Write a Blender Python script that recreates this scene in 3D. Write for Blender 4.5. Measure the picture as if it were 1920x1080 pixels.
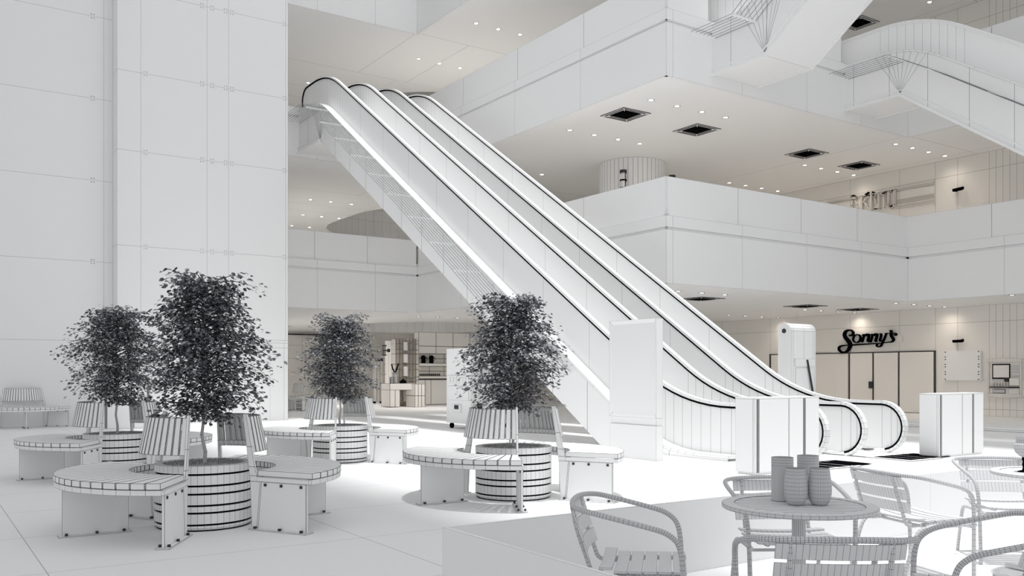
import bpy, bmesh, math, random
from math import sin, cos, pi, radians, sqrt, atan2, tan
random.seed(7)
for o in list(bpy.data.objects): bpy.data.objects.remove(o)
S = bpy.context.scene; COL = S.collection
# ---------------------------------------------------------------- camera, light, exposure
# world axes: X runs along the front gallery, Y runs along the escalators, Z is up, metres
CY, SY, FPX, EYE, HZ = .8284, .5602, 1671.0, 1.4, 700.0
cam = bpy.data.objects.new('camera', bpy.data.cameras.new('camera')); COL.objects.link(cam)
cam.location = (0, 0, EYE); cam.rotation_euler = (pi/2, 0, -math.asin(SY))
cam.data.sensor_width = 36; cam.data.lens = 36*FPX/1920; cam.data.shift_y = 160/1920
cam.data.clip_end = 300; S.camera = cam
W = bpy.data.worlds.new('world'); S.world = W; W.use_nodes = True
W.node_tree.nodes['Background'].inputs[0].default_value = (.96, .98, 1, 1)
W.node_tree.nodes['Background'].inputs[1].default_value = .85
sl = bpy.data.lights.new('daylight', 'SUN'); sl.energy = 3.3; sl.angle = radians(5.5); sl.color = (1, 1, 1)
so = bpy.data.objects.new('daylight', sl); COL.objects.link(so); so.location = (11, 10, 40)
S.view_settings.view_transform = 'Standard'; S.view_settings.look = 'None'
S.view_settings.gamma = 1; S.view_settings.use_curve_mapping = False
S.view_settings.exposure = 0.0
S.cycles.max_bounces = 16; S.cycles.diffuse_bounces = 14

def c2m(r, f): return (CY*r+SY*f, -SY*r+CY*f)
def ray(px, py):
    r = (px-960)/FPX; return CY*r+SY, -SY*r+CY, -(py-HZ)/FPX
def onA(px, py, A0):                      # point on the plane Y = A0 seen at a photo pixel
    b, a, u = ray(px, py); d = A0/a; return (b*d, A0, EYE+u*d)
def onB(px, py, B0):                      # point on the plane X = B0
    b, a, u = ray(px, py); d = B0/b; return (B0, a*d, EYE+u*d)

# ---------------------------------------------------------------- materials
def mat(name, base=(.88, .88, .88), wire=True, line=(.03, .03, .035), rough=.7, spec=.2, emis=None, noise=None, lmax=1.0):
    m = bpy.data.materials.new(name); m.use_nodes = True; nt = m.node_tree; N = nt.nodes; L = nt.links
    b = N['Principled BSDF']; b.inputs['Base Color'].default_value = (*base, 1)
    b.inputs['Roughness'].default_value = rough; b.inputs['Specular IOR Level'].default_value = spec
    if emis:
        b.inputs['Emission Color'].default_value = (*emis[0], 1); b.inputs['Emission Strength'].default_value = emis[1]
    src = None
    if noise:
        tc = N.new('ShaderNodeTexCoord'); nz = N.new('ShaderNodeTexNoise'); nz.inputs['Scale'].default_value = noise[0]
        L.new(tc.outputs['Object'], nz.inputs['Vector'])
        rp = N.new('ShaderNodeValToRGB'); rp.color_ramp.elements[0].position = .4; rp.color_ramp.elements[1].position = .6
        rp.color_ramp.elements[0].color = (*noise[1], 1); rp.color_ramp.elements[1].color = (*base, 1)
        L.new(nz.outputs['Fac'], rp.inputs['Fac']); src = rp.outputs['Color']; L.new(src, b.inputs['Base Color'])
    if wire:
        outs = []
        for nm in ('edge_a', 'edge_b'):
            uv = N.new('ShaderNodeUVMap'); uv.uv_map = nm; sp = N.new('ShaderNodeSeparateXYZ')
            L.new(uv.outputs[0], sp.inputs[0]); mn = N.new('ShaderNodeMath'); mn.operation = 'MINIMUM'
            L.new(sp.outputs[0], mn.inputs[0]); L.new(sp.outputs[1], mn.inputs[1]); outs.append(mn)
        mm = N.new('ShaderNodeMath'); mm.operation = 'MINIMUM'
        L.new(outs[0].outputs[0], mm.inputs[0]); L.new(outs[1].outputs[0], mm.inputs[1])
        lt = N.new('ShaderNodeMath'); lt.operation = 'LESS_THAN'; lt.inputs[1].default_value = .85
        L.new(mm.outputs[0], lt.inputs[0])
        mx = N.new('ShaderNodeMix'); mx.data_type = 'RGBA'
        L.new(lt.outputs[0], mx.inputs[0]); mx.inputs[6].default_value = (*base, 1); mx.inputs[7].default_value = (*line, 1)
        if src: L.new(src, mx.inputs[6])
        L.new(mx.outputs[2], b.inputs['Base Color'])
    return m
M_W = mat('white_clay'); M_WALL = mat('white_wall', (.88, .88, .875))
M_FLOOR = mat('white_floor', (.88, .88, .88), line=(.3, .3, .3))
M_SOFT = mat('white_soft_line', line=(.36, .36, .36))
M_PLAIN = mat('plain_white', wire=False)
M_WIN = mat('white_warm_light_tint', (.86, .84, .805), line=(.16, .12, .10))  # white clay with the warm gallery light tinted into its colour
M_BLK = mat('black', (.004, .004, .005), wire=False, rough=1, spec=0)
M_DARK = mat('dark_grey', (.05, .05, .055), wire=False)
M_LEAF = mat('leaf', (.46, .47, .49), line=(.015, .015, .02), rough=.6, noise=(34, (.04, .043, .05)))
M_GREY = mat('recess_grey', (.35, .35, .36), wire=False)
M_ROD = mat('rod_grey', (.22, .22, .23), wire=False)
M_SOIL = mat('granules', (.8, .8, .8), line=(.06, .06, .06), noise=(90, (.3, .3, .3)))
M_LAMP = mat('lamp_disc', (1, 1, 1), wire=False, emis=((1, .97, .92), 9))
M_TUBE = mat('tube_metal', (.72, .72, .73), line=(.05, .05, .06))
M_GLS = mat('vessel', (.64, .64, .65), line=(.06, .06, .07))

# ---------------------------------------------------------------- mesh builder
class MB:
    def __init__(s): s.v = []; s.f = []; s.n = []
    def face(s, pts, wire=True):
        i = len(s.v); s.v += [tuple(p) for p in pts]; s.f.append(list(range(i, i+len(pts)))); s.n.append(wire)
    def box(s, x0, x1, y0, y1, z0, z1, wire=True):
        p = [(x0,y0,z0),(x1,y0,z0),(x1,y1,z0),(x0,y1,z0),(x0,y0,z1),(x1,y0,z1),(x1,y1,z1),(x0,y1,z1)]
        s.hexa(p, wire)
    def hexa(s, p, wire=True):
        i = len(s.v); s.v += [tuple(q) for q in p]
        for f in ((3,2,1,0),(4,5,6,7),(0,1,5,4),(1,2,6,5),(2,3,7,6),(3,0,4,7)):
            s.f.append([i+k for k in f]); s.n.append(wire)
    def obox(s, c, ax, half, wire=True):          # oriented box: centre, three axes, half sizes
        p = []
        for sz in (-1, 1):
            for sx, sy in ((-1,-1),(1,-1),(1,1),(-1,1)):
                p.append(tuple(c[k]+ax[0][k]*half[0]*sx+ax[1][k]*half[1]*sy+ax[2][k]*half[2]*sz for k in range(3)))
        s.hexa(p, wire)
    def loft(s, rings, close_ring=True, caps=True, wire=True, closed=False):
        i0 = len(s.v); n = len(rings[0])
        for r in rings: s.v += [tuple(p) for p in r]
        m = len(rings)
        for a in range(m if closed else m-1):
            b = (a+1) % m
            for k in range(n if close_ring else n-1):
                k2 = (k+1) % n
                s.f.append([i0+a*n+k, i0+a*n+k2, i0+b*n+k2, i0+b*n+k]); s.n.append(wire)
        if caps and close_ring and not closed:
            s.f.append([i0+k for k in range(n)][::-1]); s.n.append(wire)
            s.f.append([i0+(m-1)*n+k for k in range(n)]); s.n.append(wire)
    def lathe(s, prof, seg=32, c=(0,0), caps=True, wire=True):
        rings = [[(c[0]+r*cos(2*pi*k/seg), c[1]+r*sin(2*pi*k/seg), z) for k in range(seg)] for r, z in prof]
        s.loft(rings, True, caps, wire)
    def tube(s, pts, r, seg=10, caps=True, wire=True, closed=False):
        n = len(pts); rings = []
        def sub(a, b): return [a[k]-b[k] for k in range(3)]
        def nrm(a):
            l = sqrt(sum(t*t for t in a)) or 1e-9; return [t/l for t in a]
        def crs(a, b): return [a[1]*b[2]-a[2]*b[1], a[2]*b[0]-a[0]*b[2], a[0]*b[1]-a[1]*b[0]]
        up = None
        for i in range(n):
            if closed: t = nrm(sub(pts[(i+1) % n], pts[i-1]))
            else: t = nrm(sub(pts[min(i+1, n-1)], pts[max(i-1, 0)]))
            if up is None: up = [0,0,1] if abs(t[2]) < .9 else [1,0,0]
            d = sum(up[k]*t[k] for k in range(3)); u = nrm([up[k]-d*t[k] for k in range(3)]); up = u
            w = crs(t, u); rr = r[i] if isinstance(r, (list, tuple)) else r
            rings.append([tuple(pts[i][k]+rr*(cos(2*pi*j/seg)*u[k]+sin(2*pi*j/seg)*w[k]) for k in range(3)) for j in range(seg)])
        s.loft(rings, True, caps, wire, closed)
    def build(s, name, m, parent=None, w=.0015, loc=None, smooth=False):
        me = bpy.data.meshes.new(name); me.from_pydata(s.v, [], s.f)
        me.materials.append(m); me.update()
        ua = me.uv_layers.new(name='edge_a'); ub = me.uv_layers.new(name='edge_b'); li = 0
        V = s.v; A = [9.0]*(2*len(me.loops)); B = [9.0]*(2*len(me.loops))
        for fi, f in enumerate(s.f):
            n = len(f)
            if s.n[fi] and n <= 4:
                P = [V[k] for k in f]
                for c in range(n):
                    p = P[c]; ds = []
                    for e in range(n):
                        a = P[e]; b = P[(e+1) % n]
                        ab = (b[0]-a[0], b[1]-a[1], b[2]-a[2]); ap = (p[0]-a[0], p[1]-a[1], p[2]-a[2])
                        l2 = ab[0]**2+ab[1]**2+ab[2]**2
                        if l2 < 1e-14: ds.append(9e3); continue
                        x = ab[1]*ap[2]-ab[2]*ap[1]; y = ab[2]*ap[0]-ab[0]*ap[2]; z = ab[0]*ap[1]-ab[1]*ap[0]
                        ds.append(sqrt((x*x+y*y+z*z)/l2)/w)
                    if n == 3: ds.append(9e3)
                    j = 2*(li+c); A[j] = ds[0]; A[j+1] = ds[1]; B[j] = ds[2]; B[j+1] = ds[3]
            li += n
        ua.data.foreach_set('uv', A); ub.data.foreach_set('uv', B)
        if smooth: me.polygons.foreach_set('use_smooth', [True]*len(me.polygons))
        o = bpy.data.objects.new(name, me); COL.objects.link(o)
        if parent: o.parent = parent
        if loc: o.location = loc
        return o
def thing(name, label, cat, loc=(0,0,0), rz=0, group=None):
    o = bpy.data.objects.new(name, None); COL.objects.link(o); o.location = loc; o.rotation_euler = (0,0,rz)
    o.empty_display_size = .1; o['label'] = label; o['category'] = cat
    if group: o['group'] = group
    return o
def tag(o, label, cat, group=None, kind=None):
    o['label'] = label; o['category'] = cat
    if group: o['group'] = group
    if kind: o['kind'] = kind
    return o
def struct(o): o['kind'] = 'structure'; return o
def copy_tree(o, parent=None):
    c = o.copy(); COL.objects.link(c)
    if parent: c.parent = parent
    for ch in [k for k in bpy.data.objects if k.parent == o]: copy_tree(ch, c)
    return c
def dup(root, loc, rz, label, group=None):
    c = copy_tree(root); c.location = loc; c.rotation_euler = (0,0,rz); c['label'] = label
    if group: c['group'] = group
    return c
def arange(a, b, n): return [a+(b-a)*k/n for k in range(n+1)]

# ---------------------------------------------------------------- the setting
ZC = [3.64, 8.67, 13.70]; ZF = [5.05, 10.08, 15.11]; ROOF = 19.2
m = MB()
xs = [-16+2.4*k for k in range(20)]; ys = [-7.4+1.6*k for k in range(35)]
for a, b in zip(xs, xs[1:]):
    for c, d in zip(ys, ys[1:]): m.face([(a,c,0),(b,c,0),(b,d,0),(a,d,0)])
struct(m.build('floor', M_FLOOR, w=.003))
# left walls
m = MB(); xs = [-16,-12,-8,-4,0,4.4,4.63]; zs = [0,2.28,4.43,6.64,8.86,11.09,13.3,15.5,17.7,ROOF]
for a, b in zip(xs, xs[1:]):
    for c, d in zip(zs, zs[1:]): m.face([(a,26.4,c),(b,26.4,c),(b,26.4,d),(a,26.4,d)])
struct(m.build('wall_left', M_SOFT, w=.004))
m = MB(); lo = [4.63,5.31,5.95,6.08,6.58,7.63,8.48,8.82,9.25,9.37]; hi = [4.63,5.23,7.0,7.61,9.30,9.37]
for c, d, xx in ((0,2.15,lo),(2.15,2.30,[4.63,5.31,5.95,8.82,9.25,9.37]),(2.30,2.38,[4.63,5.31,8.82,9.37]),(2.38,4.86,hi),(4.86,7.44,hi),(7.44,9.59,hi),(9.59,11.8,hi),(11.8,14.2,hi),(14.2,ROOF,hi)):
    for a, b in zip(xx, xx[1:]): m.face([(a,25.8,c),(b,25.8,c),(b,25.8,d),(a,25.8,d)])
    m.face([(4.63,26.4,c),(4.63,25.8,c),(4.63,25.8,d),(4.63,26.4,d)])
    m.face([(9.37,25.8,c),(9.37,46,c),(9.37,46,d),(9.37,25.8,d)])
struct(m.build('wall_front', M_SOFT, w=.004))
# bolts of the cladding panels
m = MB()
for z in (4.86,7.44,9.59,11.8):
    for x in (5.35,6.86,7.14,7.52,7.70,9.25):
        for dx in (-.035,.035):
            for dz in (-.05,.05): m.box(x+dx-.008,x+dx+.008,25.79,25.80,z+dz-.008,z+dz+.008,False)
for z in (4.43,6.64,8.86,11.09):
    for dx in (-.035,.035):
        for dz in (-.05,.05): m.box(4.12+dx-.009,4.12+dx+.009,26.39,26.40,z+dz-.009,z+dz+.009,False)
struct(m.build('trim_1', M_DARK))
# service door in the left block
m = MB(); m.box(7.63,8.82,25.785,25.8,0,2.15); d = struct(m.build('door_1', M_SOFT, w=.004))
m = MB(); m.box(8.70,8.73,25.74,25.785,1.14,1.24,False); m.tube([(8.71,25.75,1.19),(8.6,25.75,1.19)],.012,6,wire=False); m.build('door_handle', M_BLK, d)
# back wall
m = MB(); xs = [9.37,12.2,14.5,15.6,17.5,20,23,26,29.3]; zs = [0,2.2,2.9,3.64,5.05,7.6,8.67,10.08,12.6,13.7,ROOF]
for a, b in zip(xs, xs[1:]):
    for c, d in zip(zs, zs[1:]): m.face([(a,46,c),(b,46,c),(b,46,d),(a,46,d)])
struct(m.build('wall_back', M_WIN, w=.005))
# shop wall on the right (plane X = 29.3)
WR = 29.3
m = MB(); ycol = [46,40,34,30,27,24.37,20.63,18.61,17.27,16.48,15.42]+[15.42-.22*k for k in range(1,30)]+[4,0,-7.4]
for a, b in zip(ycol, ycol[1:]):
    zz = [0,.22,3.1,3.64,5.05,8.1,8.67,10.08,13.1,13.7,ROOF]
    for c, d in zip(zz, zz[1:]): m.face([(WR,a,c),(WR,b,c),(WR,b,d),(WR,a,d)])
struct(m.build('wall_right', M_WIN, w=.0042))
# unseen far left and rear walls, added and sized to shape the ambient light
m = MB(); m.face([(-16,26.4,0),(-16,26.4,ROOF),(-16,12,ROOF),(-16,12,0)]); m.face([(-16,12,0),(-16,12,7),(-16,-9,7),(-16,-9,0)]); struct(m.build('wall_far_left_unseen', M_PLAIN))
m = MB(); m.face([(29.3,-9,0),(-16,-9,0),(-16,-9,9.5),(29.3,-9,9.5)]); struct(m.build('wall_rear_unseen', M_PLAIN))

HB0, HB1, HA0, HA1, HR = 16.9, 25.0, 33.7, 44.4, 4.0      # rounded floor opening behind the escalators
def hole_pts(n=9):
    P = []
    for cx, cy, a0 in ((HB0+HR,HA0+HR,180),(HB1-HR,HA0+HR,270),(HB1-HR,HA1-HR,0),(HB0+HR,HA1-HR,90)):
        for k in range(n+1):
            a = radians(a0+90*k/n); P.append((cx+HR*cos(a), cy+HR*sin(a)))
    return P
hp = hole_pts(14)
for li in range(3):
    zc, zf = ZC[li], ZF[li]
    m = MB()
    cells = []
    bsr = [25.3,28.8,29.3]
    for a, b in zip([-7.4,-2,3,8,13,15.8],[-2,3,8,13,15.8]):
        cells += [(25.3,28.8,a,b),(28.8,29.3,a,b)]
    cells += [(15.2,25.3,15.8,28.6),(25.3,28.8,15.8,28.6),(28.8,29.3,15.8,28.6)]
    for a, b in ((9.37,15.2),(15.2,17.4),(17.4,20.4),(20.4,25.3),(25.3,29.3)): cells.append((a,b,28.6,HA0))
    AA = [HA0,36.6,38.2,40.1,42.2,HA1]
    for a, b in zip(AA, AA[1:]): cells += [(9.37,HB0,a,b),(HB1,29.3,a,b)]
    cells += [(9.37,29.3,HA1,46)]
    for a, b, c, d in cells:
        m.face([(a,c,zc),(a,d,zc),(b,d,zc),(b,c,zc)])
        m.face([(a,c,zf),(b,c,zf),(b,d,zf),(a,d,zf)], False)
    cor = [(HB0,HA0),(HB1,HA0),(HB1,HA1),(HB0,HA1)]
    for q in range(4):
        arc = hp[q*15:(q+1)*15]
        for p0, p1 in zip(arc, arc[1:]):
            m.face([(*cor[q],zc),(*p1,zc),(*p0,zc)], False); m.face([(*cor[q],zf),(*p0,zf),(*p1,zf)], False)
    struct(m.build('ceiling', M_WALL, w=.005))
    # rim and railing of the rounded opening
    m = MB()
    fine = []
    for p0, p1 in zip(hp, hp[1:]+hp[:1]):
        L = sqrt((p1[0]-p0[0])**2+(p1[1]-p0[1])**2); k = max(1, int(L/.35))
        fine += [(p0[0]+(p1[0]-p0[0])*t/k, p0[1]+(p1[1]-p0[1])*t/k) for t in range(k)]
    for z0, z1 in ((zc,zc+1.0),(zc+1.0,zf+.2)):
        for p0, p1 in zip(fine, fine[1:]+fine[:1]): m.face([(*p0,z0),(*p1,z0),(*p1,z1),(*p0,z1)])
    struct(m.build('trim_2', M_SOFT, w=.005))
    m = MB(); cx, cy = (HB0+HB1)/2, (HA0+HA1)/2
    def off(p, d):
        l = sqrt((p[0]-cx)**2+(p[1]-cy)**2); return (p[0]+(p[0]-cx)/l*d, p[1]+(p[1]-cy)/l*d)
    if li < 2:
        co = fine[::6]
        for p0, p1 in zip(co, co[1:]+co[:1]):
            m.hexa([(*off(p0,.03),zf+.2),(*off(p1,.03),zf+.2),(*off(p1,.07),zf+.2),(*off(p0,.07),zf+.2),
                    (*off(p0,.03),zf+1.15),(*off(p1,.03),zf+1.15),(*off(p1,.07),zf+1.15),(*off(p0,.07),zf+1.15)])
        tag(m.build('balcony_railing', M_SOFT, w=.006), ['white panel railing round the rounded floor opening on the second level', 'white panel railing round the rounded floor opening on the third level'][li], 'railing')
    # fascias along the void
    yB = [15.8,19.14,22.33,25.5,28.6]; xF = [15.2,15.42,17.9,20.5,22.97,25.3]; yR = [15.8,12.9,9.4,5.9,2.4,-1.1,-4.6,-7.4]; xL = [9.37,11.41,13.55,15.2]
    def fascia(fun, cc, name):
        m = MB()
        for a, b in zip(cc, cc[1:]):
            for z0, z1, d in ((zc-.05,zc+1.26,0),(zc+1.26,zc+1.32,.05),(zc+1.32,zc+1.60,.0)):
                m.face([fun(a,d,z0),fun(b,d,z0),fun(b,d,z1),fun(a,d,z1)])
            m.face([fun(a,0,zc+1.26),fun(b,0,zc+1.26),fun(b,.05,zc+1.26),fun(a,.05,zc+1.26)], False)
            m.face([fun(a,.05,zc+1.32),fun(b,.05,zc+1.32),fun(b,0,zc+1.32),fun(a,0,zc+1.32)], False)
            m.face([fun(a,0,zc-.05),fun(b,0,zc-.05),fun(b,.08,zc-.05),fun(a,.08,zc-.05)])
            m.face([fun(a,.08,zc-.05),fun(b,.08,zc-.05),fun(b,.08,zc),fun(a,.08,zc)], False)
            m.face([fun(a,0,zc+1.6),fun(b,0,zc+1.6),fun(b,.14,zc+1.6),fun(a,.14,zc+1.6)], False)
            m.face([fun(a,.14,zc+1.6),fun(b,.14,zc+1.6),fun(b,.14,zf),fun(a,.14,zf)], False)
        struct(m.build(name, M_SOFT, w=.0045))
    fascia(lambda t,d,z: (15.2+d,t,z), yB, 'trim_3'); fascia(lambda t,d,z: (t,15.8+d,z), xF, 'trim_4')
    fascia(lambda t,d,z: (25.3+d,t,z), yR, 'trim_5'); fascia(lambda t,d,z: (t,28.6+d,z), xL, 'trim_6')
    def rail(p, q, n, label):
        m = MB(); z0, z1 = zc+1.6, zc+2.56
        for k in range(n):
            a = (p[0]+(q[0]-p[0])*k/n, p[1]+(q[1]-p[1])*k/n); b = (p[0]+(q[0]-p[0])*(k+1)/n, p[1]+(q[1]-p[1])*(k+1)/n)
            l = sqrt((b[0]-a[0])**2+(b[1]-a[1])**2); nx, ny = -(b[1]-a[1])/l*.02, (b[0]-a[0])/l*.02
            e = .006/l
            a2 = (a[0]+(b[0]-a[0])*e, a[1]+(b[1]-a[1])*e); b2 = (b[0]-(b[0]-a[0])*e, b[1]-(b[1]-a[1])*e)
            m.hexa([(a2[0]-nx,a2[1]-ny,z0),(b2[0]-nx,b2[1]-ny,z0),(b2[0]+nx,b2[1]+ny,z0),(a2[0]+nx,a2[1]+ny,z0),
                    (a2[0]-nx,a2[1]-ny,z1),(b2[0]-nx,b2[1]-ny,z1),(b2[0]+nx,b2[1]+ny,z1),(a2[0]+nx,a2[1]+ny,z1)])
        tag(m.build('balcony_railing', M_SOFT, w=.0035), label, 'railing')
    if li < 2:
        lv = ['second', 'third'][li]
        if li == 0: rail((15.27,15.87), (15.27,28.62), 4, f'white solid balcony railing of the {lv} level running back beside the escalators')
        else:
            rail((15.27,15.87), (15.27,28.62), 4, f'white solid balcony railing of the {lv} level running back beside the escalators')
        if li == 0: rail((15.27,15.87), (25.36,15.87), 4, f'white solid balcony railing of the {lv} level along its front edge')
        else:
            rail((15.27,15.87), (16.7,15.87), 1, f'white railing piece of the {lv} level left of the rising escalator')
            rail((18.2,15.87), (22.1,15.87), 2, f'white railing piece of the {lv} level between the two upper escalators')
            rail((23.62,15.87), (25.36,15.87), 1, f'white railing piece of the {lv} level right of the descending escalator')
        rail((25.37,15.86), (25.37,-7.4), 9, f'white solid balcony railing of the {lv} level on the right in front of the shops')
        if li == 0: rail((9.4,28.67), (15.2,28.67), 3, f'white solid balcony railing of the {lv} level behind the escalators on the left')
# roof with its skylight opening
m = MB()
for a, b, c, d in ((-16,4.9,-9,26.4),(18.6,29.3,-9,46),(4.9,18.6,26.6,46),(4.9,18.6,-9,-3.0)):
    m.box(a,b,c,d,ROOF,ROOF+.3,False)
struct(m.build('ceiling', M_PLAIN))
# low cafe wall in the foreground
m = MB()
cols = [2.6,7.54,12.5,17.4]
for a, b in zip(cols, cols[1:]): m.box(a,b,4.49,4.52,0,.505)
tag(m.build('low_wall', M_SOFT, w=.0012), 'long low white wall behind the cafe tables', 'wall')
m = MB(); m.box(2.57,2.60,-1.5,4.52,0,.505)
tag(m.build('low_wall', M_SOFT, w=.0012), 'low white wall left of the cafe chairs running toward the viewer', 'wall')
# low kerb in front of the shops
m = MB(); m.tube([(21.7,4,.06),(21.7,9,.06),(21.7,14.4,.06)],.07,8)
tag(m.build('floor_kerb', M_SOFT, w=.005), 'low rounded white kerb on the floor in front of the shops', 'kerb')
# ---------------------------------------------------------------- escalators
def arc_path(pts, R, n=10):
    """polyline of (y,z) with rounded corners of tangent length R"""
    out = [pts[0]]
    for i in range(1, len(pts)-1):
        p, q, r = pts[i-1], pts[i], pts[i+1]
        def un(a, b):
            l = sqrt((b[0]-a[0])**2+(b[1]-a[1])**2); return ((b[0]-a[0])/l, (b[1]-a[1])/l)
        u = un(q, p); v = un(q, r); t = R[i-1] if isinstance(R, (list,tuple)) else R
        a = (q[0]+u[0]*t, q[1]+u[1]*t); b = (q[0]+v[0]*t, q[1]+v[1]*t)
        for k in range(n+1):
            s = k/n; out.append(((1-s)**2*a[0]+2*s*(1-s)*q[0]+s*s*b[0], (1-s)**2*a[1]+2*s*(1-s)*q[1]+s*s*b[1]))
    out.append(pts[-1]); return out
def zat(path, y):
    P = sorted(path)
    if y <= P[0][0]: return P[0][1]
    for a, b in zip(P, P[1:]):
        if a[0] <= y <= b[0]: return a[1]+(b[1]-a[1])*(y-a[0])/max(1e-9, b[0]-a[0])
    return P[-1][1]
def densify(path, step):
    out = []
    for a, b in zip(path, path[1:]):
        l = sqrt((b[0]-a[0])**2+(b[1]-a[1])**2); k = max(1, int(round(l/step)))
        out += [(a[0]+(b[0]-a[0])*t/k, a[1]+(b[1]-a[1])*t/k) for t in range(k)]
    return out+[path[-1]]
def sweep(m, path, x0, x1, h0, h1, wire=True):
    """box section x0..x1, offset h0..h1 along the path normal"""
    rings = []
    for i, (y, z) in enumerate(path):
        a = path[max(0, i-1)]; b = path[min(len(path)-1, i+1)]
        l = sqrt((b[0]-a[0])**2+(b[1]-a[1])**2) or 1; ny, nz = -(b[1]-a[1])/l, (b[0]-a[0])/l
        rings.append([(x0,y+ny*h0,z+nz*h0),(x1,y+ny*h0,z+nz*h0),(x1,y+ny*h1,z+nz*h1),(x0,y+ny*h1,z+nz*h1)])
    m.loft(rings, True, True, wire)
def escalator(label, x0, x1, hr, deck, bot, newels, w, black, step_yz, comb):
    """x0..x1 outer faces; hr, deck, bot: (y,z) paths; newels: list of (y of centre, direction)"""
    E = thing('escalator', label, 'escalator', (x0, deck[0][0], 0))
    ox, oy = E.location[0], E.location[1]
    def fin(m, name, mt, par=E, ww=w):
        m.v = [(v[0]-ox, v[1]-oy, v[2]) for v in m.v]; return m.build(name, mt, par, ww)
    full = list(hr)
    R = .42
    if newels[0]:
        y0, z0 = hr[0]; full = [(y0-R*cos(radians(a)), z0-R+R*sin(radians(a))) for a in range(-80, 90, 12)]+full
    if newels[1]:
        y1, z1 = hr[-1]; full = full+[(y1+R*cos(radians(a)), z1-R+R*sin(radians(a))) for a in range(90, -81, -12)]
    for bx in (x0+.28, x1-.28):
        m = MB(); sweep(m, full, bx-.05, bx+.05, -.005, .045); h = fin(m, 'handrail', M_SOFT, E, .003)
        m = MB(); sweep(m, full, bx-.047, bx+.047, -.038, -.005, False); fin(m, 'handrail_guide', M_BLK if black else M_W, h)
        m = MB(); cols = []
        dk = densify(hr, 1.75)
        ya = [p[0] for p in dk]
        if newels[0]: ya = [hr[0][0]-R*cos(radians(a)) for a in (4,25,45,65)]+ya
        if newels[1]: ya = ya+[hr[-1][0]+R*cos(radians(a)) for a in (65,45,25,4)]
        for y in ya:
            if newels[0] and y < hr[0][0]: q = sqrt(max(0, R*R-(hr[0][0]-y)**2)); zt = hr[0][1]-R+q-.03; zb = max(hr[0][1]-R-q+.03, .03)
            elif newels[1] and y > hr[-1][0]: q = sqrt(max(0, R*R-(y-hr[-1][0])**2)); zt = hr[-1][1]-R+q-.03; zb = hr[-1][1]-R-q+.03
            else: zt = zat(hr, y)-.035; zb = zat(deck, y)-.02
            cols.append((y, min(zb, zt-.01), zt))
        for (ya_, b0, t0), (yb_, b1, t1) in zip(cols, cols[1:]):
            m.hexa([(bx-.015,ya_,b0),(bx+.015,ya_,b0),(bx+.015,yb_,b1),(bx-.015,yb_,b1),(bx-.015,ya_,t0),(bx+.015,ya_,t0),(bx+.015,yb_,t1),(bx-.015,yb_,t1)])
        fin(m, 'balustrade', M_SOFT)
    for sx, xa, xb in ((-1, x0, x0+.27), (1, x1-.27, x1)):
        m = MB(); dd = densify(deck, 1.1); sweep(m, dd, xa-.02, xb+.02, -.05, 0); fin(m, 'deck_ledge', M_SOFT)
        m = MB(); ys_ = sorted(set([round(p[0], 3) for p in dd]+[round(p[0], 3) for p in bot])); X = x0 if sx < 0 else x1
        ys_ = [y for y in ys_ if bot[0][0]-1e-3 <= y <= bot[-1][0]+1e-3] if bot[0][0] < bot[-1][0] else ys_
        for a, b in zip(ys_, ys_[1:]):
            za, zb = zat(bot, a), zat(bot, b)
            m.hexa([(X-.02*sx,a,za),(X,a,za),(X,b,zb),(X-.02*sx,b,zb),(X-.02*sx,a,zat(deck,a)-.05),(X,a,zat(deck,a)-.05),(X,b,zat(deck,b)-.05),(X-.02*sx,b,zat(deck,b)-.05)], False)
        sp_ = fin(m, 'side_panel', M_SOFT)
        y = bot[0][0]+1.3
        while y < bot[-1][0]-.2:
            m = MB(); m.box(X+.0*sx, X+.002*sx, y-.004, y+.004, zat(bot,y), zat(deck,y)-.05, False); fin(m, 'panel_seam', M_ROD, sp_); y += 1.11
        yk, zk = sorted([p for p in bot if p[1] > .02])[-2 if bot[-1][1] > bot[0][1] or True else 0]
        if bot[1][1] > bot[2][1]: yk, zk = bot[2]
        for k in range(8):
            yy = yk-.75+1.5*k/7; m = MB(); m.tube([(X+.003*sx,yk,zk+.05),(X+.003*sx,yy,zat(deck,yy)-.05)], .003, 4, wire=False); fin(m, 'panel_seam', M_ROD, sp_)
        m = MB(); bb = [p for p in sorted(bot) if p[1] > .02]
        sweep(m, sorted(bb), min(X, X+.05*sx), max(X, X+.05*sx), -.04, .03, False); sweep(m, sorted(bb), min(X, X+.03*sx), max(X, X+.03*sx), .12, .15, False)
        fin(m, 'lower_edge', M_SOFT)
    m = MB(); sweep(m, sorted([p for p in bot if p[1] > .02]), x0+.02, x1-.02, 0, .04); fin(m, 'underside_panel', M_SOFT)
    # steps
    m = MB(); xa, xb = x0+.3, x1-.3
    P = [p for p in sorted(step_yz)]
    y, z = P[0]; n = 0
    while y < P[-1][0]-.4 and n < 80:
        y2 = y+.4; z2 = zat(step_yz, y2)
        zt = max(zat(step_yz, y), z2)
        m.box(xa, xb, y, y2, min(zat(step_yz, y), z2)-.2, zt, True); y = y2; n += 1
    o = fin(m, 'steps', M_W)
    if comb:
        y0 = comb; m = MB(); m.box(x0+.25, x1-.6, y0, y0+1.6, .002, .012); lp = fin(m, 'landing_plate', M_W)
        m = MB()
        for k in range(4): m.box(x0+.35+.3*k, x0+.60+.3*k, y0+.08, y0+.75, .012, .016, False)
        fin(m, 'comb_grille', M_BLK, lp)
    return E, fin
def incline(b1, b2, zl, zh, y0, y1, R):
    return arc_path([(y0,zl),(b1,zl),(b2,zh),(y1,zh)], R)
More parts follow.
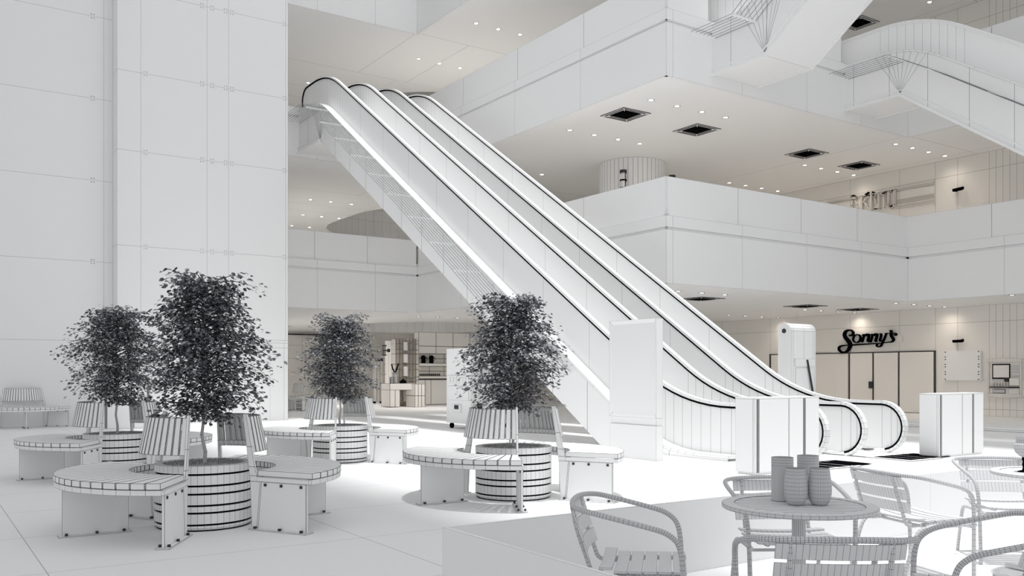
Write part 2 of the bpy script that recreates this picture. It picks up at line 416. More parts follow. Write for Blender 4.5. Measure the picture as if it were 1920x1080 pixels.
def main_escalator(label, x0):
    hr = incline(11.10, 26.74, .87, 10.97, 9.45, 28.5, [1.15,1.15])
    deck = incline(11.42, 27.0, .09, 10.17, 9.75, 28.9, [.9,1.0])
    bot = [(9.8,0.0),(12.85,0.0),(26.73,8.76),(28.6,8.76)]
    st = incline(11.55, 27.0, .02, 10.08, 9.8, 28.9, [.8,.8])
    return escalator(label, x0, x0+1.72, hr, deck, bot, (True, True), .0042, True, st, 8.15)
E1, fin1 = main_escalator('left one of the two long white escalators, nearest the benches', 10.75)
E2, fin2 = main_escalator('right one of the two long white escalators, farther from the benches', 12.92)
# anti-climb ledge of fine rods along the outside of the left escalator
def rod_guard(label, xo, xi, pts, n, bars, w):
    G = thing('rod_guard', label, 'guard rail', (xo, pts[0][0], 0)); oy = pts[0][0]
    for k in range(n):
        x = xo+(xi-xo)*k/(n-1); m = MB()
        m.tube([(x-xo,y-oy,z) for y, z in pts], .007, 5, wire=False); m.build('rod', M_ROD, G, w)
    for y in bars:
        z = zat(sorted(pts), y); m = MB(); m.box(0, xi-xo, y-oy-.02, y-oy+.02, z-.03, z+.005, False); m.build('cross_bar', M_W, G, w)
    return G
rod_guard('sloping ledge of thin parallel rods along the side of the long left escalator', 10.0, 10.72,
          [(13.82,1.43),(15,2.22),(20,5.66),(26.3,9.7),(28.55,9.7)], 9, [13.82+1.11*k for k in range(12)]+[28.5], .002)
# the two upper escalators hung off the third level
U2h = arc_path([(2.0,5.95),(5.6,5.95),(13.55,11.0),(16.1,11.0)], [1,1.3])
U2d = arc_path([(2.0,5.15),(5.9,5.15),(13.75,10.2),(16.1,10.2)], [1,1.0])
U2b = [(2.0,3.9),(6.9,3.9),(14.08,8.93),(15.8,8.93)]
escalator('upper right white escalator descending from the third level', 22.19, 23.60, U2h, U2d, U2b, (True, True), .0042, False, arc_path([(2.0,5.06),(5.9,5.06),(13.75,10.1),(16.1,10.1)], [1,1]), None)
rod_guard('ledge of thin rods on the side of the upper right descending escalator', 21.35, 22.17,
          [(4.4,3.6),(12.9,9.2),(13.9,9.79),(15.7,9.79)], 7, [13.9,12.8,11.3,9.8,15.7], .002)
U1h = arc_path([(5.0,16.05),(6.8,16.05),(14.55,11.0),(16.1,11.0)], [1,1.3])
U1d = arc_path([(5.0,15.2),(6.9,15.2),(14.45,10.2),(16.1,10.2)], [1,1.0])
U1b = [(5.0,13.9),(6.9,13.9),(14.12,8.93),(15.8,8.93)]
escalator('upper white escalator rising out of the top of the view from the third level', 16.78, 18.45, U1h, U1d, U1b, (True, True), .0042, False, arc_path([(5.0,15.1),(6.9,15.1),(14.45,10.1),(16.1,10.1)], [1,1]), None)
rod_guard('ledge of thin rods on the side of the rising upper escalator', 15.95, 16.76,
          [(6.5,15.2),(14.4,9.82),(15.7,9.82)], 7, [14.4,13.2,12,15.7], .002)
# ---------------------------------------------------------------- benches, planters, trees
def bench_parts(root):
    Ri, Ro, n = .64, 1.25, 21
    def P(r, a, z): return (r*cos(a), r*sin(a), z)
    m = MB()
    for k in range(n):
        a0 = -pi/3+k*2*pi/3/n+.004; a1 = -pi/3+(k+1)*2*pi/3/n-.004
        m.hexa([P(Ri,a0,.478),P(Ro,a0,.478),P(Ro,a1,.478),P(Ri,a1,.478),P(Ri,a0,.53),P(Ro,a0,.53),P(Ro,a1,.53),P(Ri,a1,.53)])
    m.build('seat_slats', M_W, root, .0038)
    m = MB(); A = arange(-pi/3, pi/3, 21)
    for ra, rb in ((Ri+.01,Ri+.05),(Ro-.05,Ro-.005)):
        m.loft([[P(ra,a,.43),P(rb,a,.43),P(rb,a,.474),P(ra,a,.474)] for a in A])
    for a in (-pi/3, 0, pi/3):
        c, s_ = cos(a), sin(a); m.obox((.94*c,.94*s_,.452), ((c,s_,0),(-s_,c,0),(0,0,1)), (.29,.02,.02))
    m.build('seat_frame', M_W, root, .0018)
    m = MB()
    for k in range(18):
        a0 = -pi/3+k*2*pi/3/18+.011; a1 = -pi/3+(k+1)*2*pi/3/18-.011
        m.hexa([P(.545,a0,.686),P(.568,a0,.686),P(.568,a1,.686),P(.545,a1,.686),P(.478,a0,1.01),P(.50,a0,1.01),P(.50,a1,1.01),P(.478,a1,1.01)])
    bk = m.build('backrest_slats', M_W, root, .0042)
    for z0, z1, r0 in ((.70,.74,.535),(.955,.995,.475)):
        m = MB(); m.loft([[P(r0-.012,a,z0),P(r0+.004,a,z0),P(r0-.006,a,z1),P(r0-.02,a,z1)] for a in A]); m.build('backrest_band', M_W, bk, .0014)
    for a in (-pi/3, 0, pi/3):
        c, s_ = cos(a), sin(a); end = abs(a) > .1
        def Q(r, t, z): return (r*c-t*s_, r*s_+t*c, z)
        m = MB(); t = .011
        if end:
            prof = [(.585,.01),(1.20,.01),(1.20,.43),(.70,.43),(.655,.45),(.63,.50),(.60,.62),(.515,1.035),(.475,1.035),(.50,.90),(.545,.55),(.565,.40)]
            quads = [((.585,.01),(.64,.01),(.68,.43),(.563,.43)),((.64,.01),(.655,.01),(.695,.43),(.68,.43)),((.655,.01),(1.19,.01),(1.19,.43),(.695,.43)),((1.19,.01),(1.20,.01),(1.20,.43),(1.19,.43)),
                     ((.563,.43),(.69,.43),(.64,.48),(.557,.48)),((.557,.48),(.64,.48),(.615,.56),(.545,.56)),((.545,.56),(.615,.56),(.575,.74),(.52,.74)),((.52,.74),(.575,.74),(.515,1.035),(.475,1.035))]
        else:
            quads = [((.66,.01),(1.19,.01),(1.19,.43),(.66,.43))]
        for q in quads: m.hexa([Q(q[0][0],-t,q[0][1]),Q(q[1][0],-t,q[1][1]),Q(q[1][0],t,q[1][1]),Q(q[0][0],t,q[0][1]),Q(q[3][0],-t,q[3][1]),Q(q[2][0],-t,q[2][1]),Q(q[2][0],t,q[2][1]),Q(q[3][0],t,q[3][1])])
        leg = m.build('leg_panel', M_W, root, .0024)
        m = MB(); r0 = .60 if end else .66
        sd = -1 if a < 0 else 1
        m.obox(Q((r0+1.2)/2,0,.006), ((c,s_,0),(-s_,c,0),(0,0,1)), ((1.24-r0)/2,.055,.005)); m.build('foot_plate', M_W, leg, .0024)
        for r in (r0+.04, .92, 1.16):
            for tt in (-.035,.035):
                m = MB(); m.obox(Q(r,tt,.02), ((c,s_,0),(-s_,c,0),(0,0,1)), (.011,.011,.011)); m.build('bolt', M_DARK, leg, .001)
        if end:
            for r in (.74,.92,1.14):
                m = MB(); m.obox(Q(r,0,.405), ((c,s_,0),(-s_,c,0),(0,0,1)), (.012,.02,.012)); m.build('bolt', M_DARK, leg, .001)
bench0 = thing('curved_bench', '', 'bench'); bench_parts(bench0)
def ring(c, az, pots, label, first=[True]):
    for a, lb in zip(az, label):
        if first[0]:
            bench0.location = (*c, 0); bench0.rotation_euler = (0,0,a); bench0['label'] = lb; bench0['group'] = 'curved slatted benches'; first[0] = False
        else: dup(bench0, (*c, 0), a, lb, 'curved slatted benches')
planter0 = thing('round_planter', '', 'planter')
m = MB(); m.lathe([(.415,.004),(.415,.545)], 40, wire=False); m.build('inner_drum', M_BLK, planter0)
zg = [0,.058,.163,.228,.330,.402,.503,.577]
for i in range(7):
    m = MB(); a, b = zg[i]+.008, zg[i+1]-.008
    if i == 6: b = .577
    pr = [(.418,a),(.433,a),(.433,b),(.418,b)] if i < 6 else [(.418,a),(.433,a),(.433,.577),(.365,.577),(.365,.52)]
    if i == 0: pr = [(.40,.004),(.415,.012),(.433,.03),(.433,b),(.418,b)]
    m.lathe(pr, 48, caps=False); m.build('band', M_W, planter0, .0013)
m = MB(); N = 900
m.lathe([(.001,.553),(.2,.556),(.364,.552)], 40, caps=False)
for k in range(N):
    r = .355*sqrt(random.random()); a = random.random()*2*pi; x, y = r*cos(a), r*sin(a); s = random.uniform(.008,.018); z = .556+random.uniform(0,.008)
    m.face([(x-s,y-s,z-.004),(x+s,y-s*.4,z-.004),(x,y,z+s*1.2)]); m.face([(x+s,y-s*.4,z-.004),(x-.3*s,y+s,z-.004),(x,y,z+s*1.2)]); m.face([(x-.3*s,y+s,z-.004),(x-s,y-s,z-.004),(x,y,z+s*1.2)])
so_ = m.build('bark_mulch', M_SOIL, planter0, .0012); so_['kind'] = 'stuff'
ptagged = [False]
def planter(c, lb):
    if not ptagged[0]: planter0.location = (*c,0); planter0['label'] = lb; planter0['group'] = 'round slatted planters'; ptagged[0] = True
    else: dup(planter0, (*c,0), 0, lb, 'round slatted planters')
def make_tree(seed, label, loc, rz, sc=1.0):
    rnd = random.Random(seed); T = thing('potted_tree', label, 'tree', (*loc,.55), rz, 'small leafy trees in the planters')
    tr = [(0,0,-.02),(.012,.0,.12),(-.02,.01,.28),(.0,.0,.45),(.03,.01,.62),(.02,.0,.9),(.0,.02,1.2),(.0,.0,1.5),(-.02,.0,1.72)]
    m = MB(); m.tube(tr, [.019,.017,.015,.014,.013,.011,.009,.006,.003], 8); m.build('trunk', M_TUBE, T, .0011)
    mb = MB(); ml = MB()
    def leaf(p, az, el, s):
        # rounded leaf: four-sided halves folded on the midrib
        dx, dy, dz = cos(az)*cos(el), sin(az)*cos(el), sin(el); rl = rnd.uniform(-.7,.7)
        sx, sy, sz = -sin(az)*cos(rl), cos(az)*cos(rl), sin(rl)
        def q(u, v, h=0): return (p[0]+dx*u*s+sx*v*s, p[1]+dy*u*s+sy*v*s, p[2]+dz*u*s+sz*v*s+h*s)
        c = [q(0,0),q(.25,.38,.05),q(.62,.42,.05),q(.88,.2),q(1.0,0,-.08),q(.88,-.2),q(.62,-.42,.05),q(.25,-.38,.05)]; mid = q(.5,0,-.02)
        ml.face([c[0],c[1],c[2],mid]); ml.face([mid,c[2],c[3],c[4]]); ml.face([mid,c[4],c[5],c[6]]); ml.face([c[0],mid,c[6],c[7]])
    def tz(h):
        for a, b in zip(tr, tr[1:]):
            if a[2] <= h <= b[2]:
                t = (h-a[2])/(b[2]-a[2]); return (a[0]+(b[0]-a[0])*t, a[1]+(b[1]-a[1])*t)
        return (0,0)
    nb = 165
    for i in range(nb):
        t = (i+.5)/nb; h = .42+1.25*t**.95
        az = i*2.39996+rnd.uniform(-.3,.3)
        prof = .36+.28*sin(pi*min(1, (t+.12)*1.0))**.8 if t < .75 else .28+.22*rnd.random()
        prof *= min(1, .55+t*3)
        L = sc*prof*rnd.uniform(.65,1.15)*1.12
        x, y = tz(h); px, py, pz = x, y, h; el = rnd.uniform(.25,.8); pts = [(px,py,pz)]; st = 9
        for k in range(st):
            e = el-1.15*(k/st)**1.3*(1.25 if t < .8 else .9)
            px += cos(az)*cos(e)*L/st; py += sin(az)*cos(e)*L/st; pz += sin(e)*L/st; az += rnd.uniform(-.1,.1); pts.append((px,py,pz))
        mb.tube(pts, [.006-.0045*k/st for k in range(st+1)], 5, wire=False)
        for k in range(2, st+1):
            p = pts[k]
            for s_ in range((10,10,10,9,8,7,6,5,5,4)[k]):
                a2 = az+rnd.choice((-1,1))*rnd.uniform(.3,1.4); l2 = rnd.uniform(.01,.11)
                q = (p[0]+cos(a2)*l2, p[1]+sin(a2)*l2, p[2]+rnd.uniform(-.05,.05)-l2*.15)
                leaf(q, a2+rnd.uniform(-.3,.3), rnd.uniform(-.75,.15), rnd.uniform(.022,.048)*(1.15 if k > 6 else 1))
    mb.build('branches', M_DARK, T, .001)
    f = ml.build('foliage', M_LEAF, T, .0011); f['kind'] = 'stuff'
    return T
C1, C2, C3, C4 = (2.27,8.46), (2.38,13.26), (5.70,13.33), (5.70,8.40)
ring(C1, (pi,0), 1, ('curved slatted bench in the left foreground, left of its planter','curved slatted bench in the foreground, right of the planter with the tallest tree'))
ring(C4, (pi,0), 1, ('curved slatted bench left of the planter in the centre of the hall','curved slatted bench right of the centre planter, in front of the poster stand'))
ring(C3, (pi,0), 1, ('curved slatted bench left of the planter behind, in the middle distance','curved slatted bench right of the middle distance planter, near the white cart'))
ring(C2, (pi,0), 1, ('curved slatted bench left of the leftmost planter','curved slatted bench right of the leftmost planter, partly behind the nearest tree'))
ring((2.45,26.72-.05), (-pi/2,), 0, ('curved slatted bench against the wall at the far left',))
ring((12.6,32.6), (pi,0), 1, ('curved bench under the far gallery, left of its planter','curved bench under the far gallery, right of its planter'))
planter(C1, 'round banded planter in the left foreground holding the tallest tree')
planter(C4, 'round banded planter in the centre between two curved benches')
planter(C3, 'round banded planter in the middle distance, left of centre')
planter(C2, 'leftmost round banded planter, partly behind a bench back')
planter((12.6,32.6), 'round planter far back under the gallery behind the middle tree')
make_tree(3, 'tallest leafy tree, rooted in the left foreground planter', C1, .3, .86)
make_tree(5, 'bushy tree in the centre planter in front of the escalator', C4, 1.4, .84)
make_tree(8, 'leafy tree in the middle distance planter, left of centre', C3, 2.2, .90)
make_tree(11, 'leftmost leafy tree in front of the corner of the wall', C2, .9, .98)
# ---------------------------------------------------------------- cafe chairs, tables and glasses
def smoothpts(pts, n=6, it=2):
    # chaikin rounding of a 3D polyline, keeping the ends
    for _ in range(it):
        out = [pts[0]]
        for a, b in zip(pts, pts[1:]):
            out.append(tuple(a[k]*.75+b[k]*.25 for k in range(3))); out.append(tuple(a[k]*.25+b[k]*.75 for k in range(3)))
        out.append(pts[-1]); pts = out
    return pts
def resample(pts, step):
    out = [pts[0]]; acc = 0
    for a, b in zip(pts, pts[1:]):
        l = sqrt(sum((a[k]-b[k])**2 for k in range(3))); k = max(1, int(l/step))
        out += [tuple(a[j]+(b[j]-a[j])*t/k for j in range(3)) for t in range(1, k+1)]
    return out
def chair_parts(root):
    YS = 1.06
    R = .0135
    half = [(.24,-.285,.0),(.235,-.29,.36),(.225,-.30,.56),(.16,-.31,.625),(.05,-.32,.655),(-.15,-.325,.70),(-.25,-.315,.722),(-.325,-.24,.728),(-.345,-.12,.732),(-.35,0,.733)]
    half = [(x*.97,y*YS,z) for x, y, z in half]
    full = half+[(x,-y,z) for x, y, z in half[::-1][1:]]
    p = smoothpts(full, it=3)
    m = MB(); m.tube(resample(p, .022), R, 12); fr = m.build('arm_frame', M_TUBE, root, .0009)
    for s in (-YS, YS):
        m = MB(); q = smoothpts([(-.325,.19*s,.725),(-.30,.19*s,.60),(-.245,.19*s,.45),(-.225,.19*s,.385),(-.15,.19*s,.375),(.0,.19*s,.395),(.235,.19*s,.405)], it=2)
        m.tube(resample(q, .022), .0115, 10); m.build('back_post', M_TUBE, root, .0009)
        m = MB(); q = smoothpts([(.25,.285*s,.385),(.1,.275*s,.383),(-.11,.262*s,.38),(-.19,.258*s,.36),(-.235,.255*s,.26),(-.31,.255*s,0)], it=2)
        m.tube(resample(q, .022), .0125, 10); m.build('leg', M_TUBE, root, .0009)
    m = MB(); m.tube([(.21,-.285*YS,.372),(.21,.285*YS,.372)], .009, 8); m.tube([(-.09,-.26*YS,.372),(-.09,.26*YS,.372)], .009, 8); m.build('cross_rail', M_TUBE, root, .0009)
    for z0, z1 in ((.475,.545),(.562,.632),(.648,.715)):
        m = MB(); rings = []
        for k in range(21):
            y = -.26+.52*k/20; bow = .030*(1-(y/.26)**2)
            def X(z): return -.245-(z-.45)*.34-bow+.018
            rings.append([(X(z0)-.005,y,z0),(X(z0)+.005,y,z0),(X(z1)+.005,y,z1),(X(z1)-.005,y,z1)])
        m.loft(rings); m.build('backrest_slat', M_TUBE, root, .0008)
    for i in range(6):
        x = -.185+.073*i; m = MB(); rings = []
        for k in range(17):
            y = -.26+.52*k/16; dz = -.012*(1-(y/.26)**2); z = .405+(.018 if i == 0 else 0)+.006*i/5+dz
            rings.append([(x,y,z),(x+.064,y,z),(x+.064,y,z+.012),(x,y,z+.012)])
        m.loft(rings); m.build('seat_slat', M_TUBE, root, .0008)
chair0 = thing('cafe_armchair', '', 'chair', group='tube frame cafe armchairs'); chair_parts(chair0)
def camdir(r, f):
    b, a = c2m(r, f); return atan2(a, b)
chairs = [((.66,4.66), camdir(.98,-.17), 'tube frame armchair left of the near cafe table, facing right'),
          ((1.68,5.40), camdir(.02,-1), 'tube frame armchair behind the near cafe table, facing the viewer'),
          ((2.79,6.2), camdir(.95,.27), 'bright tube frame armchair between the two cafe tables, facing right'),
          ((1.34,3.90), camdir(.05,1), 'tube frame armchair seen from behind in front of the near cafe table'),
          ((2.15,4.06), camdir(-.98,.18), 'tube frame armchair at the bottom right corner, facing the near table'),
          ((3.76,6.72), camdir(-.12,-1), 'bright tube frame armchair behind the far cafe table, facing the viewer')]
for i, (rf, rz, lb) in enumerate(chairs):
    b, a = c2m(*rf)
    if i == 0: chair0.location = (b,a,0); chair0.rotation_euler = (0,0,rz); chair0['label'] = lb
    else: dup(chair0, (b,a,0), rz, lb)
def table_parts(root):
    Rt = .39
    m = MB(); m.lathe([(.325,.70),(Rt-.004,.70),(Rt,.704),(Rt,.718),(Rt-.004,.722),(.325,.722)], 60, caps=False); m.build('table_rim', M_TUBE, root, .0008)
    n = 13
    for i in range(n):
        y0 = -.325+.65*i/n+.002; y1 = -.325+.65*(i+1)/n-.002
        def X(y): return sqrt(max(1e-4, .325**2-y*y))
        m = MB(); K = 6; rings = []
        a0, a1 = X(y0), X(y1)
        m.hexa([(-a0,y0,.708),(a0,y0,.708),(a1,y1,.708),(-a1,y1,.708),(-a0,y0,.720),(a0,y0,.720),(a1,y1,.720),(-a1,y1,.720)])
        m.build('top_slat', M_TUBE, root, .0018)
    m = MB(); m.lathe([(.035,.03),(.035,.70)], 20); m.build('pedestal', M_TUBE, root, .0008)
    m = MB()
    for k in range(4):
        a = k*pi/2+.5; c, s = cos(a), sin(a); m.obox((.17*c,.17*s,.02), ((c,s,0),(-s,c,0),(0,0,1)), (.17,.03,.012))
    m.lathe([(.06,.0),(.06,.04)], 20); m.build('base_foot', M_TUBE, root, .0008)
table0 = thing('cafe_table', 'round slatted cafe table in front carrying four vessels', 'table', (*c2m(1.487,4.62),0), radians(-38), 'round cafe tables'); table_parts(table0)
dup(table0, (*c2m(3.72,6.12),0), radians(-38), 'round slatted cafe table at the right edge carrying the goblet')
TZ = .7205
def vessel(name, label, rf, prof, seg, w, mt=M_GLS):
    t = MB(); t.lathe(prof, seg, caps=False); b, a = c2m(*rf)
    o = t.build(name, mt, None, w, loc=(b,a,TZ)); tag(o, label, 'glass' if name != 'goblet' else 'goblet', None); return o
def wall_prof(pts, th=.003): return [(0.001,0)]+pts+[(r-th, z) for r, z in pts[::-1]]
tall = wall_prof([(.054,.0),(.057,.004),(.057,.19),(.057,.205),(.057,.22),(.057,.232)])
def pxr(px, f): return (px-960)/FPX*f
def rfz(px, py, z): d = (z-EYE)/(-(py-HZ)/FPX); return ((px-960)/FPX*d, d)
o = vessel('tall_glass', 'taller straight cylindrical glass, left rear on the near cafe table', (pxr(1467,4.76), 4.76), tall, 48, .0006); o['group'] = 'tall cylindrical glasses'
o = vessel('tall_glass', 'straight cylindrical glass behind the right rounded tumbler', (pxr(1515,4.86), 4.86), tall, 48, .0006); o['group'] = 'tall cylindrical glasses'
tum = wall_prof([(.03,.0),(.042,.008),(.05,.022),(.055,.04),(.0585,.06),(.0595,.08),(.059,.10),(.0575,.12),(.055,.14),(.0525,.16),(.0505,.175),(.050,.19)])
o = vessel('rounded_tumbler', 'left one of the two rounded tumblers in front on the near cafe table', (pxr(1492,4.60), 4.60), tum, 44, .0006); o['group'] = 'rounded tumblers'
o = vessel('rounded_tumbler', 'right one of the two rounded tumblers in front on the near cafe table', (pxr(1537,4.60), 4.60), tum, 44, .0006); o['group'] = 'rounded tumblers'
b, a = c2m(rfz(1922,885,TZ)[0], 6.15)
g = thing('goblet', 'stemmed goblet with dark stem on the far cafe table at the right edge', 'goblet', (b,a,TZ))
m = MB(); m.lathe([(.008,.10),(.03,.11),(.055,.135),(.063,.16),(.06,.185),(.05,.205),(.048,.22),(.053,.238)], 32, caps=False); m.build('bowl', M_GLS, g, .0007)
m = MB(); m.lathe([(.04,0),(.04,.004),(.012,.012),(.008,.03),(.012,.05),(.008,.07),(.014,.09),(.008,.11)], 20, wire=False); m.build('stem', M_BLK, g)
# ---------------------------------------------------------------- litter stations, poster stand, totem, cart
def station_parts(root):
    for x0, x1, nm in ((0,.03,'end_panel'),(.09,.70,'door_panel'),(.72,1.02,'door_panel'),(1.08,1.38,'door_panel')):
        m = MB(); m.box(x0,x1,0,.34,.03,1.045); m.build(nm, M_SOFT, root, .0028)
    m = MB(); m.box(-.01,.0,.03,.34,.03,1.045); m.build('side_panel', M_SOFT, root, .0028)
    for x in (.03,1.02):
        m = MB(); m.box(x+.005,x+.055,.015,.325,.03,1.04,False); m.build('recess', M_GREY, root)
        for dx in (.012,.04):
            m = MB(); m.tube([(x+dx+.004,.008,.03),(x+dx+.004,.008,1.04)],.007,6); m.build('corner_rod', M_W, root, .0028)
    m = MB(); m.box(-.01,1.38,-.005,.345,1.045,1.065); m.build('lid', M_SOFT, root, .0028)
    m = MB(); m.box(.02,1.36,.02,.32,0,.03,False); m.build('plinth', M_W, root)
st0 = thing('litter_station', 'white litter station at the foot of the escalators, behind the near cafe table', 'bin', (9.60,8.25,0), 0, 'white litter stations'); station_parts(st0)
dup(st0, (14.10,8.25,0), 0, 'white litter station at the right, beyond the second escalator')
dup(st0, (3.98,23.95,0), 0, 'white litter station by the far left wall corner, behind the leftmost tree')
t = thing('poster_stand', 'tall blank white poster stand at the foot of the left escalator', 'sign', (9.84,10.46,0))
m = MB(); m.box(0,.15,0,1.13,0,.56); m.build('pedestal', M_SOFT, t, .003)
m = MB(); m.box(.015,.135,.01,1.1,.56,.68); m.build('neck', M_SOFT, t, .003)
fr = MB(); y0, y1, z0, z1 = -.0,1.14,.68,2.28
for q in (((0,y0,z0),(0,y1,z0),(.03,y1-.06,z0+.07),(.03,y0+.06,z0+.07)),((0,y0,z1),(0,y1,z1),(.03,y1-.06,z1-.07),(.03,y0+.06,z1-.07)),((0,y0,z0),(0,y0,z1),(.03,y0+.06,z1-.07),(.03,y0+.06,z0+.07)),((0,y1,z0),(0,y1,z1),(.03,y1-.06,z1-.07),(.03,y1-.06,z0+.07))): fr.face(q)
fr.face([(0,y0,z0),(.15,y0,z0),(.15,y0,z1),(0,y0,z1)]); fr.face([(0,y1,z0),(.15,y1,z0),(.15,y1,z1),(0,y1,z1)]); fr.face([(0,y0,z1),(.15,y0,z1),(.15,y1,z1),(0,y1,z1)]); fr.face([(.15,y0,z0),(.15,y1,z0),(.15,y1,z1),(.15,y0,z1)]); fr.face([(0,y0,z0),(.15,y0,z0),(.15,y1,z0),(0,y1,z0)])
fr.build('frame', M_SOFT, t, .003)
m = MB(); m.box(.028,.034,.05,1.09,.74,2.22); m.build('poster_panel', M_PLAIN, t)
# totem with rounded top
t = thing('information_totem', 'tall white information totem with rolled top beyond the escalators', 'totem', (15.9,12.68,0))
m = MB(); W_ = .86; D_ = .34
def totem_ring(x):
    out = [(x,0,0),(x,0,2.33)]+[(x,.17-.17*cos(radians(a)),2.33+.17*sin(radians(a))) for a in (20,45,70,90,110,135,160)]+[(x,D_,2.33),(x,D_,0)]
    return out
m.loft([totem_ring(x) for x in (0,.04,.10,.45,.76,.82,W_)], True, True); m.build('body', M_SOFT, t, .0042)
m = MB(); m.tube([(-.02,.17,2.33),(W_+.02,.17,2.33)], .05, 12, wire=False); m.build('roll_axle', M_DARK, t)
m = MB(); m.box(.12,.80,-.03,0,1.55,1.72); m.build('screen_sill', M_SOFT, t, .0042)
m = MB(); m.box(.16,.76,-.012,0,.95,1.52); m.build('screen', M_SOFT, t, .0042)
m = MB(); m.tube([(.50,-.04,1.70),(.68,-.05,.95)],.012,6); m.tube([(.53,-.04,1.70),(.72,-.05,.95)],.012,6,wire=False); m.build('handset_cord', M_DARK, t)
m = MB(); m.box(.12,.80,-.10,0,.80,.93); m.box(.16,.76,-.06,0,.5,.8); m.build('keyboard_shelf', M_SOFT, t, .0042)
# white cart under the escalators
t = thing('service_cart', 'tall white wheeled cart with drawers under the long escalator', 'cart', (11.43,18.7,0))
m = MB(); m.box(0,1.25,0,1.2,.14,2.03); m.build('body', M_SOFT, t, .004)
for i, (x0, x1, z0, z1) in enumerate(((.05,.55,1.45,1.95),(.05,.55,.95,1.40),(.62,1.20,1.45,1.95),(.62,1.20,.85,1.40))):
    m = MB(); m.box(x0,x1,-.02,0,z0,z1); m.box(x0+.05,x1-.05,-.03,-.02,z0+.06,z1-.06); m.build('front_panel', M_SOFT, t, .004)
for y0, z0, z1 in ((.08,1.15,1.35),(.08,.72,1.08)):
    m = MB(); m.box(-.02,0,y0,1.12,z0,z1)
    if z0 > 1:
        for k in range(6):
            for j in range(2): m.box(-.03,-.02,.2+k*.15,.26+k*.15,z0+.03+j*.08,z0+.08+j*.08)
    m.build('side_panel', M_SOFT, t, .004)
for k in range(2):
    m = MB(); m.box(.1+k*.55,.45+k*.55,-.03,0,.25,.7); dr = m.build('drawer', M_SOFT, t, .004)
    m = MB(); m.box(.16+k*.55,.30+k*.55,-.045,-.03,.52,.66,False); m.build('drawer_handle', M_DARK, dr)
m = MB(); m.box(-.03,0,.45,.85,.42,.62); dr = m.build('side_flap', M_SOFT, t, .004)
m = MB(); m.box(-.04,-.03,.55,.75,.5,.6,False); m.build('flap_latch', M_DARK, dr)
for x, y in ((.1,.1),(1.15,.1),(.1,1.1),(1.15,1.1)):
    m = MB(); m.tube([(x-.03,y,.07),(x+.03,y,.07)],.068,14,wire=False); m.box(x-.02,x+.02,y-.03,y+.03,.07,.14,False); m.build('caster_wheel', M_BLK, t)
# ---------------------------------------------------------------- shop fronts on the right wall
def onwall(px, py, B0=WR-.02): return onB(px, py, B0)
t = thing('folding_doors', 'row of tall folding shop doors below the black script sign', 'doors', (WR,19.6,0))
for a, b, hn in ((24.3,22.2,0),(22.15,20.68,0),(20.6,19.66,1),(19.6,18.64,0),(18.58,17.3,0)):
    m = MB(); m.box(-.06,-.02,b-19.6,a-19.6,.02,2.15); dd = m.build('door_leaf', M_WIN, t, .007)
    if hn: m = MB(); m.box(-.12,-.06,b-19.6-.04,b-19.6+.12,.85,1.10); m.tube([(-.1,b-19.6,.9),(-.1,b-19.6,1.05)],.02,6,wire=False); m.build('door_handle', M_DARK, dd, .006)
for y in (24.37,22.18,20.63,19.63,18.61,17.27):
    m = MB(); m.box(-.05,-.005,y-19.62,y-19.58,0,2.15,False); m.build('door_jamb', M_DARK, t)
m = MB(); m.box(-.055,-.003,17.25-19.6,24.4-19.6,2.15,2.185,False); m.build('head_rail', M_DARK, t)
def stroke(m, pts, sc_, B0, depth, mapf, wire=False):
    """flat brush stroke with varying width on the wall plane, given real depth"""
    n = len(pts); Lf = []; Rt_ = []
    for i in range(n):
        a = pts[max(0, i-1)]; b = pts[min(n-1, i+1)]; dx, dy = b[0]-a[0], b[1]-a[1]; l = sqrt(dx*dx+dy*dy) or 1
        w = pts[i][2]/2; Lf.append((pts[i][0]-dy/l*w, pts[i][1]+dx/l*w)); Rt_.append((pts[i][0]+dy/l*w, pts[i][1]-dx/l*w))
    rings = []
    for (lx, ly), (rx, ry) in zip(Lf, Rt_):
        _, ya, za = mapf(lx, ly); _, yb, zb = mapf(rx, ry)
        rings.append([(B0-depth,ya,za),(B0-depth,yb,zb),(B0,yb,zb),(B0,ya,za)])
    m.loft(rings, True, True, wire)
def curve2(pts, it=2):
    for _ in range(it):
        out = [pts[0]]
        for a, b in zip(pts, pts[1:]): out += [tuple(a[k]*.75+b[k]*.25 for k in range(3)), tuple(a[k]*.25+b[k]*.75 for k in range(3))]
        out.append(pts[-1]); pts = out
    return pts
sg = thing('shop_sign', 'black script shop sign reading Sonny\'s above the shop doors', 'sign', (WR,19.6,2.6))
mp = lambda x, y: tuple(c-d for c, d in zip(onwall(1560+x/12, 600+y/12), (WR,19.6,2.6)))
def letter(name, strokes):
    m = MB()
    for s_ in strokes: stroke(m, curve2(s_), 1, -.04, .10, mp)
    m.build(name, M_BLK, sg)
letter('letter_s', [[(420,345,40),(480,350,40),(515,290,35),(470,232,28),(400,222,34),(330,255,48),(300,340,58),(345,420,66),(405,480,72),(440,545,70),(425,625,56),(370,705,40),(290,738,34),(205,705,34),(172,640,30),(205,590,28),(290,572,26),(400,565,18)]])
letter('letter_o', [[(585,325,18),(650,340,24),(675,400,30),(640,490,22),(570,515,18),(505,480,20),(500,410,18),(540,340,18),(600,325,14)]])
letter('letter_n', [[(715,350,12),(750,315,30),(735,400,26),(700,500,30)],[(735,370,10),(800,315,22),(860,320,34),(850,400,34),(825,480,36),(870,500,14)],[(770,360,16),(820,350,30)]])
letter('letter_n', [[(905,340,12),(940,310,28),(925,400,26),(890,500,30)],[(925,370,10),(990,310,22),(1050,315,36),(1030,400,34),(1000,480,36),(1040,490,14)],[(960,350,16),(1010,350,32)]])
